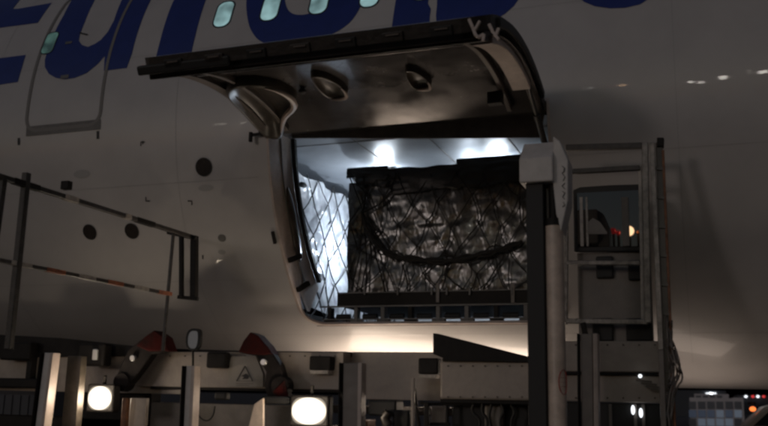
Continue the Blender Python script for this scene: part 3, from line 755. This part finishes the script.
# right hand boxes of the deck
part(PB(545, 341, 666, 372, YR+.06, .5), 'bridge_beam', 'loader_paint', bevel=.01)
part(PB(545, 372, 662, 375, YR+.04, .5), 'beam_flange', 'black_metal')
part(PB(545, 375, 662, 402, YR+.10, .45), 'bridge_beam', 'loader_paint', bevel=.01)
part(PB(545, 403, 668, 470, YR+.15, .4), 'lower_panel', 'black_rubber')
p = at(640, 376, YR); part(MB().ball((p.x, YR+.02, p.z), .016, .02, .016), 'marker_lamp', 'lamp_window', bevel=0)
for px in (609, 634, 642):
    part(PB(px, 404, px+3, 436, YR+.12, .02), 'frame_bar', 'loader_grey', bevel=0)
for px, py, mm in ((632, 410, 'lamp_window'), (640, 413, 'lamp_window')):
    p = at(px, py, YR); part(MB().ball((p.x, YR+.1, p.z), .016, .02, .04), 'marker_lamp', mm, bevel=0)
for k in range(4): 
    a = (636+k*5, 380+k*3); part(MB().bar(at(a[0], a[1], YR+.03), at(a[0]+16, a[1]+2, YR+.03), .018), 'cable_clip', 'pocket', bevel=0)
# ladder posts at the far right
part(MB().bar(at(652, 143, YR-.1), at(661, 350, YR-.1), .045), 'ladder_rail', 'rail_steel')
part(MB().bar(at(661, 350, YR-.1), at(664, 432, YR-.1), .045), 'ladder_rail', 'loader_grey')
part(MB().bar(at(659, 143, YR+.02), at(671, 432, YR+.02), .06), 'ladder_rail', 'pocket')
part(MB().bar(at(663, 150, YR-.02), at(675, 432, YR-.02), .022), 'ladder_rail', 'rust_orange')
part(MB().bar(at(657, 143, YR-.0), at(664, 143, YR-.0), .08), 'ladder_cap', 'black_metal')
for k in range(9):
    y = 168+k*29; part(MB().bar(at(653+k*1.1, y, YR-.02), at(663+k*1.25, y+1, YR-.02), .025), 'ladder_rung', 'pocket', bevel=0)
cb = MB()
for k in range(9):
    x = 668+random.uniform(-3, 4); q = [(x, 325+random.uniform(-10, 20)), (x+random.uniform(-1, 8), 352), (x+random.uniform(0, 14), 372+random.uniform(-6, 6)), (x+random.uniform(-2, 10), 388), (x+random.uniform(-3, 4), 430)]
    cb.tube([at(a, b, YR-.05+random.uniform(-.05, .05)) for a, b in smooth_poly(q, 2, False)], .008, 6)
part(cb, 'cable_bundle', 'loader_grey', smooth=True, bevel=0)

# ================================================================== COLUMN IN FRONT OF THE LOADER
cl = thing('hydraulic_column', 'tall black and cream column with a white capped head in front of the doorway', 'column')
YP = 6.6
c0, c1, c2 = at(527, 300, YP).x, at(545, 300, YP).x, at(562, 300, YP).x
zt = at(545, 182, YP).z
MB().box(c0, YP, 0, c1, YP+.26, zt+.05).build('channel', 'black_rubber', cl, .008)
MB().box(c1+.002, YP+.10, 0, c1+.05, YP+.24, zt).build('channel', 'pocket', cl, .004)
r_ = (c2-c1)/2+.005
tb = MB(); tb.tube([(c1+r_, YP+.06, 0.02), (c1+r_, YP+.06, at(552, 224, YP).z)], r_, 32); tb.build('piston_tube', 'cream_tube', cl, smooth=True)
tb = MB(); tb.tube([(c1+r_, YP+.06, at(552, 225, YP).z), (c1+r_, YP+.06, at(552, 218, YP).z)], r_+.006, 24); tb.build('collar', 'black_metal', cl, smooth=True)
tb = MB(); tb.tube([(c1+r_, YP+.06, at(552, 218, YP).z), (c1+r_, YP+.06, zt)], r_*.55, 20); tb.build('piston_rod', 'black_metal', cl, smooth=True)
# head: a chamfered cap
hd = MB(); f = [at(x, y, YP-.05) for x, y in ((519.5, 183), (519, 159), (525, 137), (555, 135), (555, 160), (553, 183))]
fx0, fx1 = f[0].x, at(553, 170, YP-.05).x; za, zb, zc_ = f[0].z, f[1].z, f[3].z
X = [fx0, fx1]
def hexv(y): return [(fx0, y), (fx1, y)]
D_ = .34; ch = .13
v = [(fx0, YP-.06, za), (fx1, YP-.06, za), (fx1, YP-.06, zb), (fx0, YP-.06, zb), (fx0, YP+ch, zc_), (fx1, YP+ch, zc_), (fx0, YP+D_, zc_), (fx1, YP+D_, zc_), (fx0, YP+D_, za), (fx1, YP+D_, za)]
vs = [hd.bm.verts.new(q) for q in v]
for q in ((0, 1, 2, 3), (3, 2, 5, 4), (4, 5, 7, 6), (6, 7, 9, 8), (0, 8, 9, 1), (0, 3, 4, 6, 8), (1, 9, 7, 5, 2)): hd.bm.faces.new([vs[i] for i in q])
hd.build('column_head', 'column_white', cl, .012)
sp = [at(x, y, YP-.0) for x, y in ((553, 136), (560, 141), (568, 160), (568, 200), (561, 232), (556, 214), (553, 184))]
MB().prism(sp, (0, .24, 0)).build('side_cover', 'column_white', cl, .01)
gl = MB()   # small upright black lettering on the side cover
for pts in ([(562, 166), (564.5, 168), (564, 172), (562, 173)], [(562, 173), (565, 177), (563, 181)], [(565, 183), (562, 186), (565, 189)], [(562.3, 191), (565, 193), (562.5, 197), (564.5, 199)], [(563, 202), (565, 205), (562.5, 207)]):
    for p1, p2 in zip(pts, pts[1:]): gl.bar(at(*p1, YP-.004), at(*p2, YP-.004), .009, .004)
gl.build('lettering', 'sign_ink', cl)
# round red-ringed emblem on the tube
em = MB(); cz = at(560, 382, YP).z
for k in range(28):
    def ep(k_, rr=.088): 
        a = 2*pi*k_/28; ph = radians(52)+ .62*rr/.088*cos(a)*.9; return Vector((c1+r_+(r_+.003)*sin(ph), YP+.06-(r_+.003)*cos(ph), cz+rr*sin(a)))
    em.bar(ep(k), ep(k+1), .008, .002)
em.build('round_emblem', 'emblem_red', cl)
em = MB()
for j in range(3):
    for (a, b) in ((-.4, -.1), (0, .25), (.32, .5)):
        z = cz+.032-.032*j
        def e2(t): ph = radians(54)+t; return Vector((c1+r_+(r_+.003)*sin(ph), YP+.06-(r_+.003)*cos(ph), z))
        em.bar(e2(a), e2(b), .009, .002)
em.build('emblem_text', 'emblem_red', cl)

# ================================================================== SURROUNDINGS
g = MB(); g.bm.faces.new([g.bm.verts.new(p) for p in ((-900, -300, 0), (900, -300, 0), (900, 1500, 0), (-900, 1500, 0))])
tag(g.build('ground', 'asphalt'), None, None, kind='structure')
# terminal building seen under the belly
tbd = thing('terminal_building', 'pale low terminal block with gridded windows beyond the airplane belly', 'building')
YT = 60.
x0, x1 = at(690, 410, YT).x, at(744, 410, YT).x; zt_ = at(715, 398, YT).z
MB().box(x0, YT, 0, x1, YT+14, zt_).build('wall', 'building_wall', tbd)
for (a, b, y) in ((694, 729, 396), (733, 744, 400)):
    q = at(a, y-2.5, YT).z; MB().box(at(a, y, YT).x, YT+1, zt_-.1, at(b, y, YT).x, YT+9, q).build('roof_block', 'building_wall', tbd)
for j in range(4):
    for i in range(6):
        a = pbox(689+i*9.1, 401.5+j*8.6, 696.6+i*9.1+random.uniform(-.6, .2), 408.8+j*8.6, YT-.06, .05)
        if a[2] > 0.05: MB().box(*a).build('window', ('building_dark', 'building_glass', 'building_glass', 'building_glow', 'building_glass')[random.randrange(5)] if j else 'building_dark', tbd)
for i in range(4):
    a = pbox(696+i*7, 395.5, 701+i*7, 399, YT+.9, .05); MB().box(*a).build('window', 'building_dark', tbd)
# distant dark hangar band and lights
hg = thing('hangar', 'long dark hangar roofline behind the pale terminal block', 'building')
MB().box(at(672, 392, 110).x, 110, 0, at(726, 392, 110).x, 130, at(700, 390.5, 110).z).build('wall', 'building_dark', hg)
for px in (709, 713): 
    p = at(px, 394.5, 109); MB().box(p.x-.35, 109.5, p.z-.2, p.x+.35, 109.9, p.z+.2).build('lamp', 'lamp_window', hg)
hg2 = thing('hangar', 'distant wide low building with red roof lights above the van', 'building')
MB().box(at(736, 392, 140).x, 140, 0, at(1000, 392, 140).x, 160, at(760, 395.5, 140).z).build('wall', 'building_dark', hg2)
for px, mm in ((746, 'lamp_window'), (753, 'lamp_red'), (758, 'lamp_window'), (764, 'lamp_red')):
    p = at(px, 396.5, 139); MB().ball((p.x, 139.5, p.z), .22, .22, .18, 10).build('lamp', mm, hg2)
# service van with amber beacon
vn = thing('service_van', 'cream service van with a glowing amber beacon under the airplane belly', 'van')
YV = 24.; a = at(740, 426, YV).x; b = at(800, 426, YV).x
zr = at(765, 405, YV).z
prof = [(a, .35), (a, 1.05), (a+.12, 1.2), (a+.55, zr-.06), (a+.75, zr), (a+4.6, zr), (a+4.75, zr-.2), (a+4.8, .35)]
MB().prism([(x, YV, z) for x, z in prof], (0, 1.9, 0)).build('body', 'van_paint', vn, .06)
MB().prism([(x, YV-.012, z) for x, z in ((a+.30, 1.15), (a+.66, zr-.16), (a+1.5, zr-.16), (a+1.5, 1.15))], (0, .01, 0)).build('side_window', 'glass_dark', vn)
for wx in (a+.85, a+3.8):
    w_ = MB().tube([(wx, YV-.02, .33), (wx, YV+.2, .33)], .33, 24).build('wheel', 'black_rubber', vn, smooth=True)
    MB().tube([(wx, YV-.03, .33), (wx, YV+.0, .33)], .19, 20).build('rim', 'roller_metal', w_, smooth=True)
p = at(753, 409, YV); MB().tube([(p.x, YV+.5, zr), (p.x, YV+.5, zr+.06)], .10).build('beacon_base', 'black_rubber', vn)
MB().ball((p.x, YV+.15, at(753, 409, YV+.15).z), .075, .07, .06).build('beacon', 'lamp_amber', vn)
# dark container at lower left
ct = thing('freight_container', 'dark blue freight container at the lower left beyond the loader', 'container')
a = pbox(-60, 388, 38, 450, 16, 3); MB().box(a[0], a[1], .1, a[3], a[4], a[5]).build('body', 'blue_container', ct, .03)
MB().box(a[0]-.03, a[1]-.03, a[5]-.12, a[3]+.03, a[1], a[5]+.02).build('top_rail', 'building_dark', ct)
for k in range(14): MB().box(a[0]+.1+k*.22, a[1]-.02, .25, a[0]+.2+k*.22, a[1], a[5]-.14).build('rib', 'blue_container', ct)

# ------------------------------------------------------------------ apron lights whose reflections show in the paint
def mirror_dir(px, py):
    x, s = surf(px, py); p = skin(x, s); n = Vector((0, p.y-YC, p.z-ZC)).normalized(); d = (p-CAM).normalized()
    return p, d-n*2*d.dot(n)
def floodlamp(px, py, dist, w, h, m, label):
    p, r = mirror_dir(px, py); c = p+r*dist
    t = thing('apron_floodlight', label, 'floodlight')
    MB().box(c.x-w/2, c.y-.2, c.z-h/2, c.x+w/2, c.y, c.z+h/2).build('housing', 'black_metal', t)
    MB().box(c.x-w/2+.05, c.y+.01, c.z-h/2+.05, c.x+w/2-.05, c.y+.05, c.z+h/2-.05).build('lens', m, t)
    MB().tube([(c.x, c.y-.1, 0), (c.x, c.y-.1, c.z-h/2)], .12).build('mast', 'black_metal', t)
spec_ = [(541, 80, .22, .4, 'lamp_flood_soft', 'tiny apron floodlight mirrored just right of the raised door'),
         (691, 82, .38, .8, 'lamp_flood', 'small apron floodlight mirrored leftmost of the row in the paint'), (701, 82.5, .36, .7, 'lamp_flood', 'small apron floodlight mirrored second of the row in the paint'),
         (723, 77.5, .55, 1.1, 'lamp_flood', 'larger apron floodlight mirrored third of the row in the paint'), (749, 72, .2, 1.6, 'lamp_flood_soft', 'faint tall apron floodlight mirrored near the right edge'),
         (763, 72, .55, 1.1, 'lamp_flood', 'bright apron floodlight mirrored at the right edge of the paint'),
         (221, 124, .9, .7, 'lamp_flood_soft', 'wide apron floodlight mirrored left of the door hinge'), (243, 123, .5, .7, 'lamp_flood_soft', 'narrow apron floodlight mirrored beside the door hinge')]
for px, py, w, h, m, lb in spec_: floodlamp(px, py, 45, w, h, m, lb)

# reflections in cab glass: service cars with head lights behind the camera
def glasslamp(px, py, w, m, label, dist=30):
    p = at(px, py, YR+.15); d = (p-CAM).normalized(); r = Vector((d.x, -d.y, d.z)); c = p+r*dist
    t = thing('apron_lamp', label, 'lamp')
    MB().ball((c.x, c.y, c.z), w*.6, w*.6, w*.6).build('lens', m, t)
    MB().tube([(c.x, c.y-.2, 0), (c.x, c.y-.2, c.z)], .06).build('pole', 'black_metal', t)
glasslamp(629, 231, .34, 'lamp_warm', 'brightest white apron lamp mirrored in the cab glass')
glasslamp(613, 231, .22, 'lamp_red', 'red apron lamp mirrored left of the brightest one in the cab glass')
glasslamp(618, 233, .16, 'lamp_red', 'small red apron lamp mirrored nearest the brightest one in the cab glass')
glasslamp(597, 231, .13, 'lamp_white', 'small white apron lamp mirrored midway in the cab glass')
glasslamp(591, 232, .12, 'lamp_white', 'small white apron lamp mirrored farthest left in the cab glass')
glasslamp(605, 232, .11, 'lamp_amber', 'small amber apron lamp mirrored in the middle of the cab glass')
glasslamp(638, 232, .10, 'lamp_amber', 'small amber apron lamp mirrored right of the brightest one in the cab glass')

# ================================================================== LIGHTS
def area(name, loc, look, size, power, col, sy=None):
    l = bpy.data.lights.new(name, 'AREA'); l.energy = power; l.color = col; l.size = size
    if sy: l.shape = 'RECTANGLE'; l.size_y = sy
    o = bpy.data.objects.new(name, l); COL.objects.link(o); o.location = loc
    o.rotation_euler = (Vector(look)-Vector(loc)).to_track_quat('-Z', 'Y').to_euler(); return o
def point(name, loc, power, col, r=.05):
    l = bpy.data.lights.new(name, 'POINT'); l.energy = power; l.color = col; l.shadow_soft_size = r
    o = bpy.data.objects.new(name, l); COL.objects.link(o); o.location = loc; return o
sun = bpy.data.lights.new('sun', 'SUN'); sun.energy = .115; sun.angle = radians(6); sun.color = (1, .86, .82)
so = bpy.data.objects.new('sun', sun); COL.objects.link(so)
AZ, EL = radians(24), radians(5)
so.rotation_euler = Vector((sin(AZ)*cos(EL), cos(AZ)*cos(EL), -sin(EL))).to_track_quat('-Z', 'Y').to_euler()
# hold lamps, then added fill points
for (px, py, Y_, pw) in ((384, 157, 10.55, 16), (497, 147, 10.45, 16)):
    p = at(px, py, Y_); point('hold_lamp_or_fill', (p.x, Y_, 4.36), pw*1.7, (.80, .90, 1.), .11)
point('hold_lamp_or_fill', (-4.28, 11.0, 3.55), 42, (.74, .86, 1.), .05); point('hold_lamp_or_fill', (-3.2, 12.4, 4.3), 60, (.74, .86, 1.), .08)  # unseen points added to brighten the pale pallet and the ceiling
# loader lamps under the sill, thrown up onto the belly
def spot(name, loc, look, power, col, ang=120, r=.03):
    l = bpy.data.lights.new(name, 'SPOT'); l.energy = power; l.color = col; l.spot_size = radians(ang); l.spot_blend = .6; l.shadow_soft_size = r
    o = bpy.data.objects.new(name, l); COL.objects.link(o); o.location = loc
    o.rotation_euler = (Vector(look)-Vector(loc)).to_track_quat('-Z', 'Y').to_euler(); return o
area('sill_lamp', (-3.0, 10.32, 1.6), (-2.95, 10.0, 2.6), 2.6, 44, (1, .80, .63), .45)
area('sill_lamp', (-.3, 10.4, 1.15), (-.2, 10.2, 2.5), 1.1, 4.5, (1, .80, .66), .5)
point('terminal_fill', (at(720, 400, 54).x, 52, 5), 420, (1, .9, .85), .3)  # fill added to brighten the terminal wall, no lamp modelled
point('van_fill', (at(752, 400, 22).x, 21.5, 3.2), 14, (1, .85, .7), .1)  # extra fill added so the van body reads as lit
for w in (w1, w2): point('work_lamp', (w.x, 8.15, w.z), 13, (1, .82, .62), .08)

for x0_, x1_, y_, z_ in ((-4.3, -1.7, 10.32, 1.6), (-.85, .25, 10.4, 1.15)):
    MB().box(x0_-.03, y_-.24, z_-.12, x1_+.03, y_+.24, z_-.03).build('lamp_bar', 'black_metal', ld)
# world: the last of the twilight
W = bpy.data.worlds.new('World'); S.world = W; W.use_nodes = True; nt = W.node_tree
sk = nt.nodes.new('ShaderNodeTexSky'); sk.sky_type = 'NISHITA'; sk.sun_disc = False; sk.sun_elevation = radians(-3); sk.sun_rotation = radians(180+24)
bg = nt.nodes['Background']; nt.links.new(sk.outputs['Color'], bg.inputs['Color']); bg.inputs['Strength'].default_value = .85

cam = bpy.data.cameras.new('camera'); co = bpy.data.objects.new('camera', cam); COL.objects.link(co); S.camera = co
from mathutils import Matrix
mw = Matrix((( rt.x, up.x, -fw.x, CAM.x), (rt.y, up.y, -fw.y, CAM.y), (rt.z, up.z, -fw.z, CAM.z), (0, 0, 0, 1)))
co.matrix_world = mw; cam.sensor_width = 36; cam.lens = 36*F/768; cam.clip_end = 3000; cam.clip_start = .1
cam.dof.use_dof = True; cam.dof.focus_distance = 9.6; cam.dof.aperture_fstop = 2.0
S.view_settings.view_transform = 'Standard'; S.view_settings.look = 'None'; S.view_settings.exposure = 0; S.view_settings.gamma = 1
S.view_settings.use_curve_mapping = False
S.cycles.use_denoising = True; S.cycles.max_bounces = 6
S.cycles.pixel_filter_type = 'BLACKMAN_HARRIS'; S.cycles.filter_width = 2.7
S.cycles.sample_clamp_indirect = 3
for kind_, grp in (('apron_floodlight', 'floodlights mirrored in the fuselage paint'), ('apron_lamp', 'lamps mirrored in the cab glass'),
                   ('cargo_pallet', 'netted pallets in the cargo hold'), ('hangar', 'distant airport buildings')):
    for o in S.objects:
        if o.parent is None and o.name.split('.')[0] == kind_: o['group'] = grp
